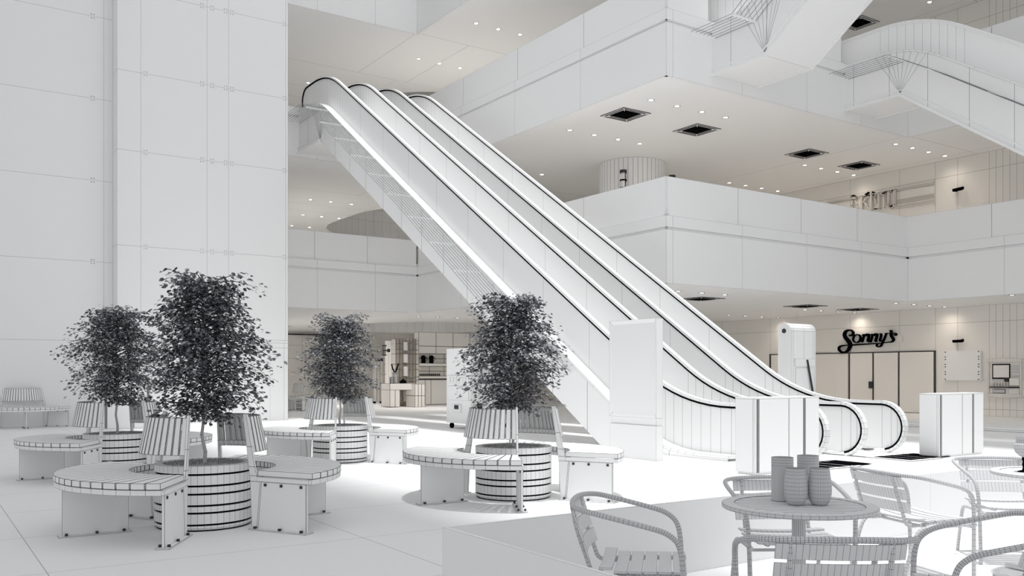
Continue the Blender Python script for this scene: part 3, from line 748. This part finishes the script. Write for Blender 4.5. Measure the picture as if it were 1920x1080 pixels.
letter('letter_y', [[(1100,320,14),(1140,305,28),(1120,400,24),(1100,470,30),(1150,490,18),(1200,440,12)],[(1250,300,22),(1215,400,22),(1170,500,28),(1130,590,26),(1070,612,20),(1025,580,20),(1045,535,16),(1110,520,14)]])
letter('apostrophe', [[(1330,240,30),(1375,245,34),(1345,290,20)]])
letter('letter_s', [[(1430,345,22),(1475,340,26),(1470,305,22),(1400,298,26),(1345,320,34),(1370,380,44),(1420,440,42),(1390,490,26),(1310,500,20),(1200,512,16)],[(1230,300,16),(1340,300,16)]])
letter('underline', [[(500,562,34),(750,548,30),(1020,528,22)]])
m = MB()
P = [mp(x, y) for x, y in ((270,200),(1510,300),(1590,380),(1590,495),(480,590),(260,470))]
m.face([(-.03,p[1],p[2]) for p in P][::-1])
for a, b in zip(P, P[1:]+P[:1]): m.face([(-.03,a[1],a[2]),(-.03,b[1],b[2]),(0,b[1],b[2]),(0,a[1],a[2])])
m.build('backing_board', M_WIN, sg, .004)
# sign of the shop on the level above
s2 = thing('shop_sign', 'slab letter sign reading AKRNU over the shop on the second level', 'sign', (WR,19.6,7.6))
mp2 = lambda x, y: tuple(c-d for c, d in zip(onwall(1590+x/16.62, 340+y/16.62), (WR,19.6,7.6)))
def slab(name, strokes, blk=[]):
    m = MB()
    for s_ in strokes: stroke(m, s_, 1, -.03, .10, mp2, True)
    o = m.build(name, M_WIN, s2, .009)
    if blk:
        m = MB()
        for s_ in blk: stroke(m, s_, 1, -.03, .12, mp2)
        m.build('dark_cap', M_BLK, o)
slab('letter_a', [[(215,500,50),(160,760,45),(140,900,45)],[(235,490,50),(310,740,45),(340,900,45)],[(170,590,34),(300,575,34)],[(130,500,30),(310,475,30)]], [[(140,490,6),(225,455,52),(300,470,6)]])
slab('letter_k', [[(465,470,50),(465,920,50)],[(500,700,45),(600,540,45),(690,460,40)],[(540,640,50),(640,780,55),(730,920,60)],[(430,480,26),(600,450,26)]], [[(590,420,30),(650,380,18),(690,340,4)],[(630,480,24),(690,440,12)]])
slab('letter_r', [[(765,400,50),(765,920,50)],[(770,400,30),(850,385,34),(890,430,36),(860,500,30),(780,520,26)],[(860,520,42),(940,700,42),(960,860,42)]], [[(800,370,8),(825,340,40),(860,350,6)],[(840,440,30),(870,430,30)],[(860,880,10),(905,860,14),(970,860,10)]])
slab('letter_n', [[(995,370,50),(995,860,50)],[(1000,370,46),(1100,420,46),(1160,470,46)],[(1165,400,50),(1165,830,50)],[(960,860,22),(1040,850,22)]], [[(1110,380,16),(1150,370,26)],[(1180,350,16),(1210,330,10)]])
slab('letter_u', [[(1300,320,50),(1300,740,50),(1330,820,46),(1390,840,44),(1450,810,46),(1485,730,50),(1485,270,50)],[(1260,330,24),(1350,305,24)],[(1420,290,24),(1530,260,24)]], [[(1250,340,14),(1280,330,26)],[(1420,310,12),(1445,290,24)],[(1330,780,8),(1385,800,18),(1440,750,8)]])
m = MB()
for (x0, y0, x1, y1) in ((1560,380,1753,338),):
    a = onB(x0,y0,WR); b = onB(x1,y1,WR)
ya, yb = 21.6-19.6, 17.29-19.6
for z0, z1 in ((.40,.46),(.36,.40),(-.32,-.28),(-.24,-.20),(.30,.32),(-.14,-.12),(-.08,-.06),(-.02,0)):
    m.box(-.03,0,yb,ya if z0 > .25 else 18.7-19.6,z0,z1)
m.box(-.03,0,yb-.03,yb+.02,-.4,.46)
m.build('sign_frame', M_WIN, s2, .006)
# blank notice board, cameras, cash machine
t = thing('notice_board', 'blank white bolted board on the wall left of the cash machine', 'board', (WR-.115,16.28,1.66))
m = MB(); m.box(0,.1,-.63,.63,-.5,.5); m.build('panel', M_PLAIN, t)
for s in (-1,1):
    for k in range(8):
        m = MB(); z = -.44+.88*k/7+(.02 if k % 2 else -.02); m.tube([(-.012,s*.57,z),(0,s*.57,z)],.02,8,wire=False); m.build('bolt', M_DARK, t)
for z, lb in ((2.48,'small black camera on the wall above the blank notice board'),(7.57,'small black camera on the wall of the second level right of the sign')):
    t = thing('security_camera', lb, 'camera', (WR,16.4,z))
    m = MB(); m.obox((-.16,.0,0), ((.25,.97,0),(-.97,.25,0),(0,.12,1)), (.17,.05,.045), False); m.tube([(-.16,-.15,.02),(-.16,-.2,.02)],.05,10,wire=False); m.build('camera_body', M_BLK, t)
    m = MB(); m.tube([(-.16,.1,.0),(0,.12,-.02)],.025,8,wire=False); m.build('wall_bracket', M_BLK, t)
at = thing('cash_machine', 'wall mounted cash machine with screen and keypad at the right edge', 'cash machine', (WR-.12,14.86,1.25))
def apart(name, u0, u1, v0, v1, d0, d1, mt=M_W, w=.005, par=at):
    m = MB(); m.box(-d1,-d0,.54-u1*1.08,.54-u0*1.08,.61-v1*1.22,.61-v0*1.22,w is not None); return m.build(name, mt, par, w or .005)
m = MB(); m.box(0,.12,-.54,.54,-.61,.61); m.build('housing', M_WIN, at, .005)
m = MB()
for k in range(20):
    u = -.54+1.08*k/20
    for z0, z1 in ((.5,.61+.03*sin(pi*(k+.5)/20)),(-.61-.03*sin(pi*(k+.5)/20),-.5)): m.box(-.05,0,u,u+.054,z0,z1)
m.build('surround_bar', M_WIN, at, .004)
apart('side_rail', 0,.05,.08,.92,0,.05,M_WIN); apart('side_rail', .95,1,.08,.92,0,.05,M_WIN)
s_ = apart('screen_bezel', .14,.66,.13,.52,0,.03,M_BLK,None); apart('screen', .17,.64,.16,.49,.03,.035,M_WIN,.003,s_)
apart('card_slot', .70,.95,.18,.28,0,.03,M_GLS); apart('receipt_slot', .70,.95,.34,.45,0,.04,M_GLS,.008); apart('keypad_hood', .66,.95,.5,.7,0,.07,M_WIN,.006)
apart('speaker_strip', .14,.5,.53,.58,0,.03,M_GLS); apart('button_block', .5,.66,.5,.6,0,.05,M_DARK,None)
m = MB()
for k in range(6):
    for j in range(2): m.box(-.06,0,.54-(.15+k*.085)*1.08-.06,.54-(.15+k*.085)*1.08,.61-(.63+.045*j)*1.22-.04,.61-(.63+.045*j)*1.22)
m.build('keypad', M_WIN, at, .005)
apart('shelf_edge', .08,.95,.735,.755,0,.09,M_BLK,None); apart('cash_tray', .16,.52,.80,.90,0,.04,M_GLS,.012); apart('lower_cover', .62,.93,.76,.93,0,.03,M_WIN,.005)
# ---------------------------------------------------------------- ceiling fittings
dl = None
wallside = bpy.data.lights.new('lamp_light', 'SPOT'); wallside.energy = 24; wallside.color = (1, .86, .72); wallside.spot_size = radians(150); wallside.spot_blend = 1; wallside.shadow_soft_size = .06
deep = bpy.data.lights.new('lamp_light', 'SPOT'); deep.energy = 105; deep.color = (1, .95, .90); deep.spot_size = radians(150); deep.spot_blend = 1; deep.shadow_soft_size = .06
def downlight(x, y, z, label, group):
    global dl
    if dl is None:
        dl = thing('ceiling_downlight', label, 'light', (x,y,z), 0, group)
        m = MB(); m.lathe([(.062,-.001),(.085,-.012),(.09,-.004),(.09,.0)], 16, caps=False, wire=False); m.build('trim_ring', M_DARK, dl)
        m = MB(); m.lathe([(.001,-.006),(.064,-.006)], 16, caps=False, wire=False); m.build('lamp_disc', M_LAMP, dl)
        sp = bpy.data.lights.new('lamp_light', 'SPOT'); sp.energy = 45; sp.color = (1, .92, .85); sp.spot_size = radians(150); sp.spot_blend = 1; sp.shadow_soft_size = .06
        lo_ = bpy.data.objects.new('lamp_light', sp); COL.objects.link(lo_); lo_.parent = dl; lo_.location = (0,0,-.03)
    else:
        c = dup(dl, (x,y,z), 0, label, group)
        if x > 25.5:
            for k in c.children:
                if k.type == 'LIGHT': k.data = wallside
        if y > 30:
            for k in c.children:
                if k.type == 'LIGHT': k.data = deep
rows = [(1,'second floor ceiling',[([16.35,17.3,18.25,19.15],21.1,'row left of the round column'),([16.35,17.3,18.25,19.2],17.57,'front row beside the square vents'),
          ([25.9,26.8,27.73,28.68],23.5,'rear row near the shop wall'),([25.9,26.8,27.73,28.68],20.05,'row beyond the right hand vent'),([25.9,26.8,27.73,28.68],16.58,'row under the descending escalator'),
          ([19.15],26.37,'single lamp beside the escalator'),([13.9,14.8,15.75],35.6,'first row seen left of the escalator'),([14.95,15.85,16.7],39.2,'second row seen left of the escalator'),([15.6,16.5],42.4,'last row seen left of the escalator')]),
        (0,'ground floor ceiling',[([17.35,18.26,19.18],17.58,'front row above the escalator foot'),([26.1,27.0,27.97,28.95],23.7,'rear row near the shop wall'),([26.1,27.0,27.97,28.95],20.2,'row above the script sign'),
          ([26.05,27.03,27.95,28.83],16.67,'front row near the shop wall'),([26.1],13.09,'single lamp at the right edge'),([14.0,14.96,15.9],36.0,'row behind the middle tree'),([16.54,17.4,18.3],31.0,'row above the cafe counter'),([15.0,16.0],41,'rear row behind the middle tree'),([13,14.0],39,'left row behind the middle tree')]),
        (2,'third floor ceiling',[([16.5,17.43,18.38,19.35],26.65,'front row at the top of the view'),([16.5,17.43,18.38,19.35],30.92,'rear row above the escalator head'),([13.98],36.07,'single lamp by the escalator head'),([19.5,22.4],31.9,'added row lighting the rounded opening'),([15.4],39.5,'added lamp left of the rounded opening'),([28.0],16.71,'lamp at the upper right corner'),([25.95],20.21,'lamp left of the upper right vent')])]  # lamps by the rounded opening are added to brighten it
for li, nm, rr in rows:
    for xs_, y, d in rr:
        for x in xs_: 
            k = xs_.index(x); nn = len(xs_)
            pos = '' if nn == 1 else [', leftmost', ', rightmost'][k > 0] if nn == 2 else ([', leftmost', ', middle one', ', rightmost'][k] if nn == 3 else [', leftmost', ', second from left', ', third from left', ', rightmost'][k])
            downlight(x, y, ZC[li], f'downlight, {nm}, {d}{pos}', f'downlights: {nm}, {d}')
v0 = thing('ceiling_vent', '', 'vent', group='square ceiling vents')
m = MB()
for k, (a, b) in enumerate(((.50,.46),(.40,.36))):
    for s in (-1,1): m.box(-a,a,s*a if s < 0 else b,-b if s < 0 else a,-.02,0); m.box(s*a if s < 0 else b,-b if s < 0 else a,-a,a,-.02,0)
for sx in (-1,1):
    for sy in (-1,1): m.tube([(sx*.48,sy*.48,-.02),(sx*.3,sy*.3,-.02)],.012,5,wire=False)
m.build('frame', M_W, v0, .012)
m = MB(); m.box(-.31,.31,-.31,.31,-.012,0,False); m.build('grille', M_BLK, v0)
vents = [(16.66,18.95,1,'square ceiling vent on the second storey, nearest the void corner'),(19.48,18.95,1,'square ceiling vent on the second storey, second from the left'),(24.6,18.97,1,'square ceiling vent on the second storey, third from the left'),(27.5,19.02,1,'square ceiling vent on the second storey, nearest the shop wall'),
         (19.68,18.97,0,'square ceiling vent on the ground floor, partly behind the escalator'),(24.7,19.1,0,'square ceiling vent on the ground floor, above the totem'),(27.49,19.06,0,'square ceiling vent on the ground floor, above the script sign'),(27.6,19.1,2,'square ceiling vent at the upper right of the view')]
for i, (x, y, li, lb) in enumerate(vents):
    if i == 0: v0.location = (x,y,ZC[li]); v0['label'] = lb
    else: dup(v0, (x,y,ZC[li]), 0, lb)
m = MB(); m.lathe([(.001,-.05),(.06,-.045),(.08,0)], 14, caps=False, wire=False)
tag(m.build('smoke_detector', M_BLK, None, loc=(28.0,15.6,ZC[2])), 'small dark round detector on the upper right ceiling', 'detector')
# round column with two wall lamps on the second level
m = MB(); m.lathe([(1.15,ZF[0]),(1.15,ZC[1])], 44, c=(20.9,23.4), caps=False)
struct(m.build('wall_column', M_W, w=.006))
for ang, lb in ((pi-.0+.62,'cylindrical wall lamp on the left side of the round column'),(-.98,'cylindrical wall lamp on the right side of the round column')):
    t = thing('wall_lamp', lb, 'lamp', (20.9+1.15*cos(ang),23.4+1.15*sin(ang),7.85), ang)
    m = MB(); m.tube([(0,0,0),(.12,0,0)],.05,10); m.build('bracket', M_DARK, t)
    for s in (-1,1):
        m = MB(); m.lathe([(.1,s*.24),(.12,s*.24),(.12,s*.34),(.1,s*.34)],12,c=(.24,0),caps=False); m.build('cap', M_DARK, t, .01)
    m = MB(); m.lathe([(.09,-.3),(.09,.3)],12,c=(.24,0)); m.build('lamp_tube', M_W, t, .004)
    m = MB(); m.lathe([(.12,-.02),(.12,.02)],12,c=(.24,0)); m.tube([(.13,0,-.3),(.13,0,.3)],.015,6,wire=False); m.tube([(.3,.09,-.3),(.3,.09,.3)],.012,6,wire=False); m.build('cage_rod', M_BLK, t)
# ---------------------------------------------------------------- cafe bar under the far gallery
def P2(px, py, A0): p = onA(px, py, A0); return p[0], p[2]
def pbox(m, x0, y0, x1, y1, A0, dep, wire=True):
    b0, z1 = P2(x0, y0, A0); b1, z0 = P2(x1, y1, A0); m.box(b0, b1, A0, A0+dep, max(0, z0), z1, wire)
AB = 34.4
bb = thing('back_bar', 'back bar shelving with black jugs under the far gallery, left of the white cart', 'shelving', (0,0,0))
bx0 = P2(785,700,AB)[0]; bx1 = bx0+5.2
def bp(name, x0, x1, z0, z1, d0, d1, mt=M_WIN, w=.012, par=None):
    m = MB(); m.box(x0,x1,AB+d0,AB+d1,z0,z1); return m.build(name, mt, par or bb, w)
zz = lambda y: P2(800,y,AB)[1]
m = MB()
for i in range(6):
    a = bx0+i*5.2/6; m.box(a,a+5.2/6,AB,AB+.4,zz(663),zz(649)); m.box(a,a+5.2/6,AB,AB+.4,zz(649),3.2)
m.build('top_panel', M_WIN, bb, .015)
bp('shelf', bx0,bx1,zz(687),zz(681),-.02,.4); bp('shelf', bx0,bx1,zz(710),zz(705),-.02,.4); bp('shelf_painted_shadow', bx0,bx1,zz(712),zz(710),.0,.4,M_DARK)  # dark strip stands in for the shadow under the lower shelf
m = MB()
for i in range(7):
    a = bx0+i*5.2/7
    for z0, z1 in ((zz(705),zz(696)),(zz(696),zz(687)),(zz(681),zz(672)),(zz(672),zz(663))): m.box(a,a+5.2/7,AB+.38,AB+.4,z0,z1)
m.build('back_panel', M_WIN, bb, .015)
m = MB()
for a, b in ((0,.33),(.33,.62),(.62,2.6),(2.6,5.2)): m.box(bx0+a,bx0+b,AB+.02,AB+.4,.04,zz(712))
m.build('cabinet', M_WIN, bb, .015)
jug = None
for px, lb in ((797,'left one of two black jugs on the back bar shelf'),(812,'right one of two black jugs on the back bar shelf'),(858,'black jug on the bar shelf just left of the centre tree'),(872,'black jug on the bar shelf behind the centre tree')):
    x = P2(px,681,AB)[0]
    if jug is None:
        jug = thing('jug', lb, 'jug', (x,AB+.15,zz(681)+.003), 0, 'black jugs on the bar')
        m = MB(); m.lathe([(.08,0),(.1,.02),(.09,.12),(.10,.2),(.12,.27),(.10,.29),(.07,.31),(.06,.34),(.03,.345)],14,wire=False); m.build('body', M_BLK, jug)
        m = MB(); m.tube([(.1,0,.27),(.18,0,.25),(.17,0,.16),(.1,0,.1)],.014,6,wire=False); m.build('handle', M_BLK, jug)
    else: dup(jug, (x,AB+.15,zz(681)+.003), 0, lb)
cup = None
for k in range(11):
    x = P2(790,700,AB)[0]+k*.096; L_ = 'small dark cup in the row on the lower bar shelf'
    if cup is None:
        cup = thing('cup', L_, 'cup', (x,AB+.12,zz(705)+.003), 0, 'cups on the lower bar shelf')
        m = MB(); m.lathe([(.025,0),(.03,.01),(.033,.10)],10,wire=False); m.build('body', M_DARK, cup)
        m = MB(); m.tube([(.03,0,.08),(.05,0,.07),(.045,0,.03),(.03,0,.025)],.006,5,wire=False); m.build('handle', M_BLK, cup)
    else: dup(cup, (x,AB+.12,zz(705)+.003), 0, L_)
A2 = 33.9
tw = thing('shelf_tower', 'open gridded shelf tower with white boxes left of the back bar', 'shelving', (0,0,0))
m = MB()
for i in range(7): pbox(m, 742+i*6.2, 635, 742+i*6.2+1.3, 764, A2, .4)
m.build('upright', M_WIN, tw, .017)
for y in (637,644,655,663,682,692,706,712,735,752):
    m = MB(); pbox(m, 742, y, 785, y+1.6, A2, .38); m.build('shelf', M_WIN, tw, .017)
m = MB(); pbox(m, 742, 635, 785, 764, A2+.4, .03); m.build('back_panel', M_WIN, tw, .01)
for y0, y1 in ((641,657),(664,680),(687,705),(734,752)):
    m = MB(); pbox(m, 757.5, y0, 764.5, y1, A2-.08, .3); o = tag(m.build('storage_box', M_PLAIN), {641:'white box in the top bay of the shelf tower',664:'white box in the second bay of the shelf tower',687:'white box in the third bay of the shelf tower',734:'white box low under the cafe counter'}[y0], 'box', 'white boxes in the shelf tower')
A3 = 33.0
ct = thing('serving_counter', 'small serving counter with a vase in front of the shelf tower', 'counter', (0,0,0))
m = MB(); pbox(m, 731, 719, 778, 731, A3, .8); m.build('counter_top', M_WIN, ct, .015)
m = MB(); pbox(m, 731, 731, 741, 763, A3, .8); pbox(m, 741, 731, 750, 763, A3, .8); m.build('side_block', M_WIN, ct, .015)
m = MB()
for i in range(3): pbox(m, 778+i*6.3, 720, 778+(i+1)*6.3, 742, A3-.3, .8); pbox(m, 778+i*6.3, 742, 778+(i+1)*6.3, 764.5, A3-.3, .8)
m.build('front_block', M_WIN, ct, .015)
cz = P2(750,719,A3)[1]
vx = P2(746.5,719,A3)[0]
v = thing('vase', 'tall ribbed vase holding two dark stems on the serving counter', 'vase', (vx,A3+.3,cz))
m = MB(); m.lathe([(.11,0),(.10,.04),(.10,.40),(.12,.46)],12); m.build('body', M_GLS, v, .01)
m = MB(); m.tube([(0,0,.42),(-.1,0,.62),(-.15,0,.80)],.03,6,wire=False); m.tube([(0,0,.42),(.1,0,.62),(.17,0,.82)],.03,6,wire=False); m.build('stems', M_BLK, v)
for px, lb in ((735,'left one of two small beakers beside the vase'),(741,'right one of two small beakers beside the vase')):
    m = MB(); m.lathe([(.05,0),(.05,.26)],12); tag(m.build('beaker', M_GLS, None, .01, loc=(P2(px,719,A3)[0],A3+.12,cz)), lb, 'beaker', 'beakers on the serving counter')
m = MB(); m.lathe([(.14,0),(.15,.05),(.11,.12),(.05,.15),(.02,.18)],14,wire=False); tag(m.build('covered_dish', M_BLK, None, loc=(P2(762,719,A3)[0],A3+.3,cz)), 'black domed covered dish on the serving counter', 'dish')
# slim column with a lamp and a menu easel beside the bar
m = MB(); m.lathe([(.55,0),(.55,2.85)],20,c=(P2(745,700,36)[0],36),caps=False); struct(m.build('wall_column', M_WIN, w=.008))
x, z = P2(722,657,35.2)
t = thing('wall_lamp', 'dark twin tube wall lamp left of the cafe bar', 'lamp', (x,35.2,z))
m = MB(); m.tube([(0,0,-.2),(0,0,.2)],.02,6,wire=False); m.tube([(-.09,0,-.2),(-.09,0,.2)],.02,6,wire=False); m.build('lamp_tube', M_DARK, t)
m = MB(); m.box(-.13,.05,-.05,.05,-.23,-.18,False); m.box(-.13,.05,-.05,.05,.18,.23,False); m.tube([(-.12,0,0),(.2,0,0)],.025,6,wire=False); m.lathe([(.07,-.07),(.07,.07)],10,c=(.17,0),wire=False); m.build('cap', M_DARK, t)
x0, z1 = P2(701,672,38); x1, z0 = P2(718,739,38)
t = thing('menu_stand', 'slim menu stand with dark header in front of the back wall', 'stand', (x0,38,0))
m = MB(); wv = x1-x0; m.box(0,wv,0,.06,.08,z1-.12); m.box(wv*.3,wv*.34,-.01,0,.1,z1-.15); m.box(wv*.65,wv*.69,-.01,0,.1,z1-.15); m.build('board', M_WIN, t, .011)
m = MB(); m.box(.1,wv,-.02,.06,z1-.12,z1,False); m.build('header', M_DARK, t)
m = MB(); m.box(.0,.08,-.05,.2,0,.08,False); m.box(wv-.08,wv,-.05,.2,0,.08,False); m.build('foot', M_BLK, t)
# service door in the back wall
d = MB(); bx = onA(672,700,45.97)[0]; d.box(bx-1.0,bx-.02,45.95,46,0,2.25); d.box(bx+.02,bx+1.0,45.95,46,0,2.25); struct(d.build('door_2', M_WIN, w=.008))
m = MB(); m.box(9.4,bx-1.2,45.9,46,3.45,3.52,False); struct(m.build('trim_7', M_DARK))
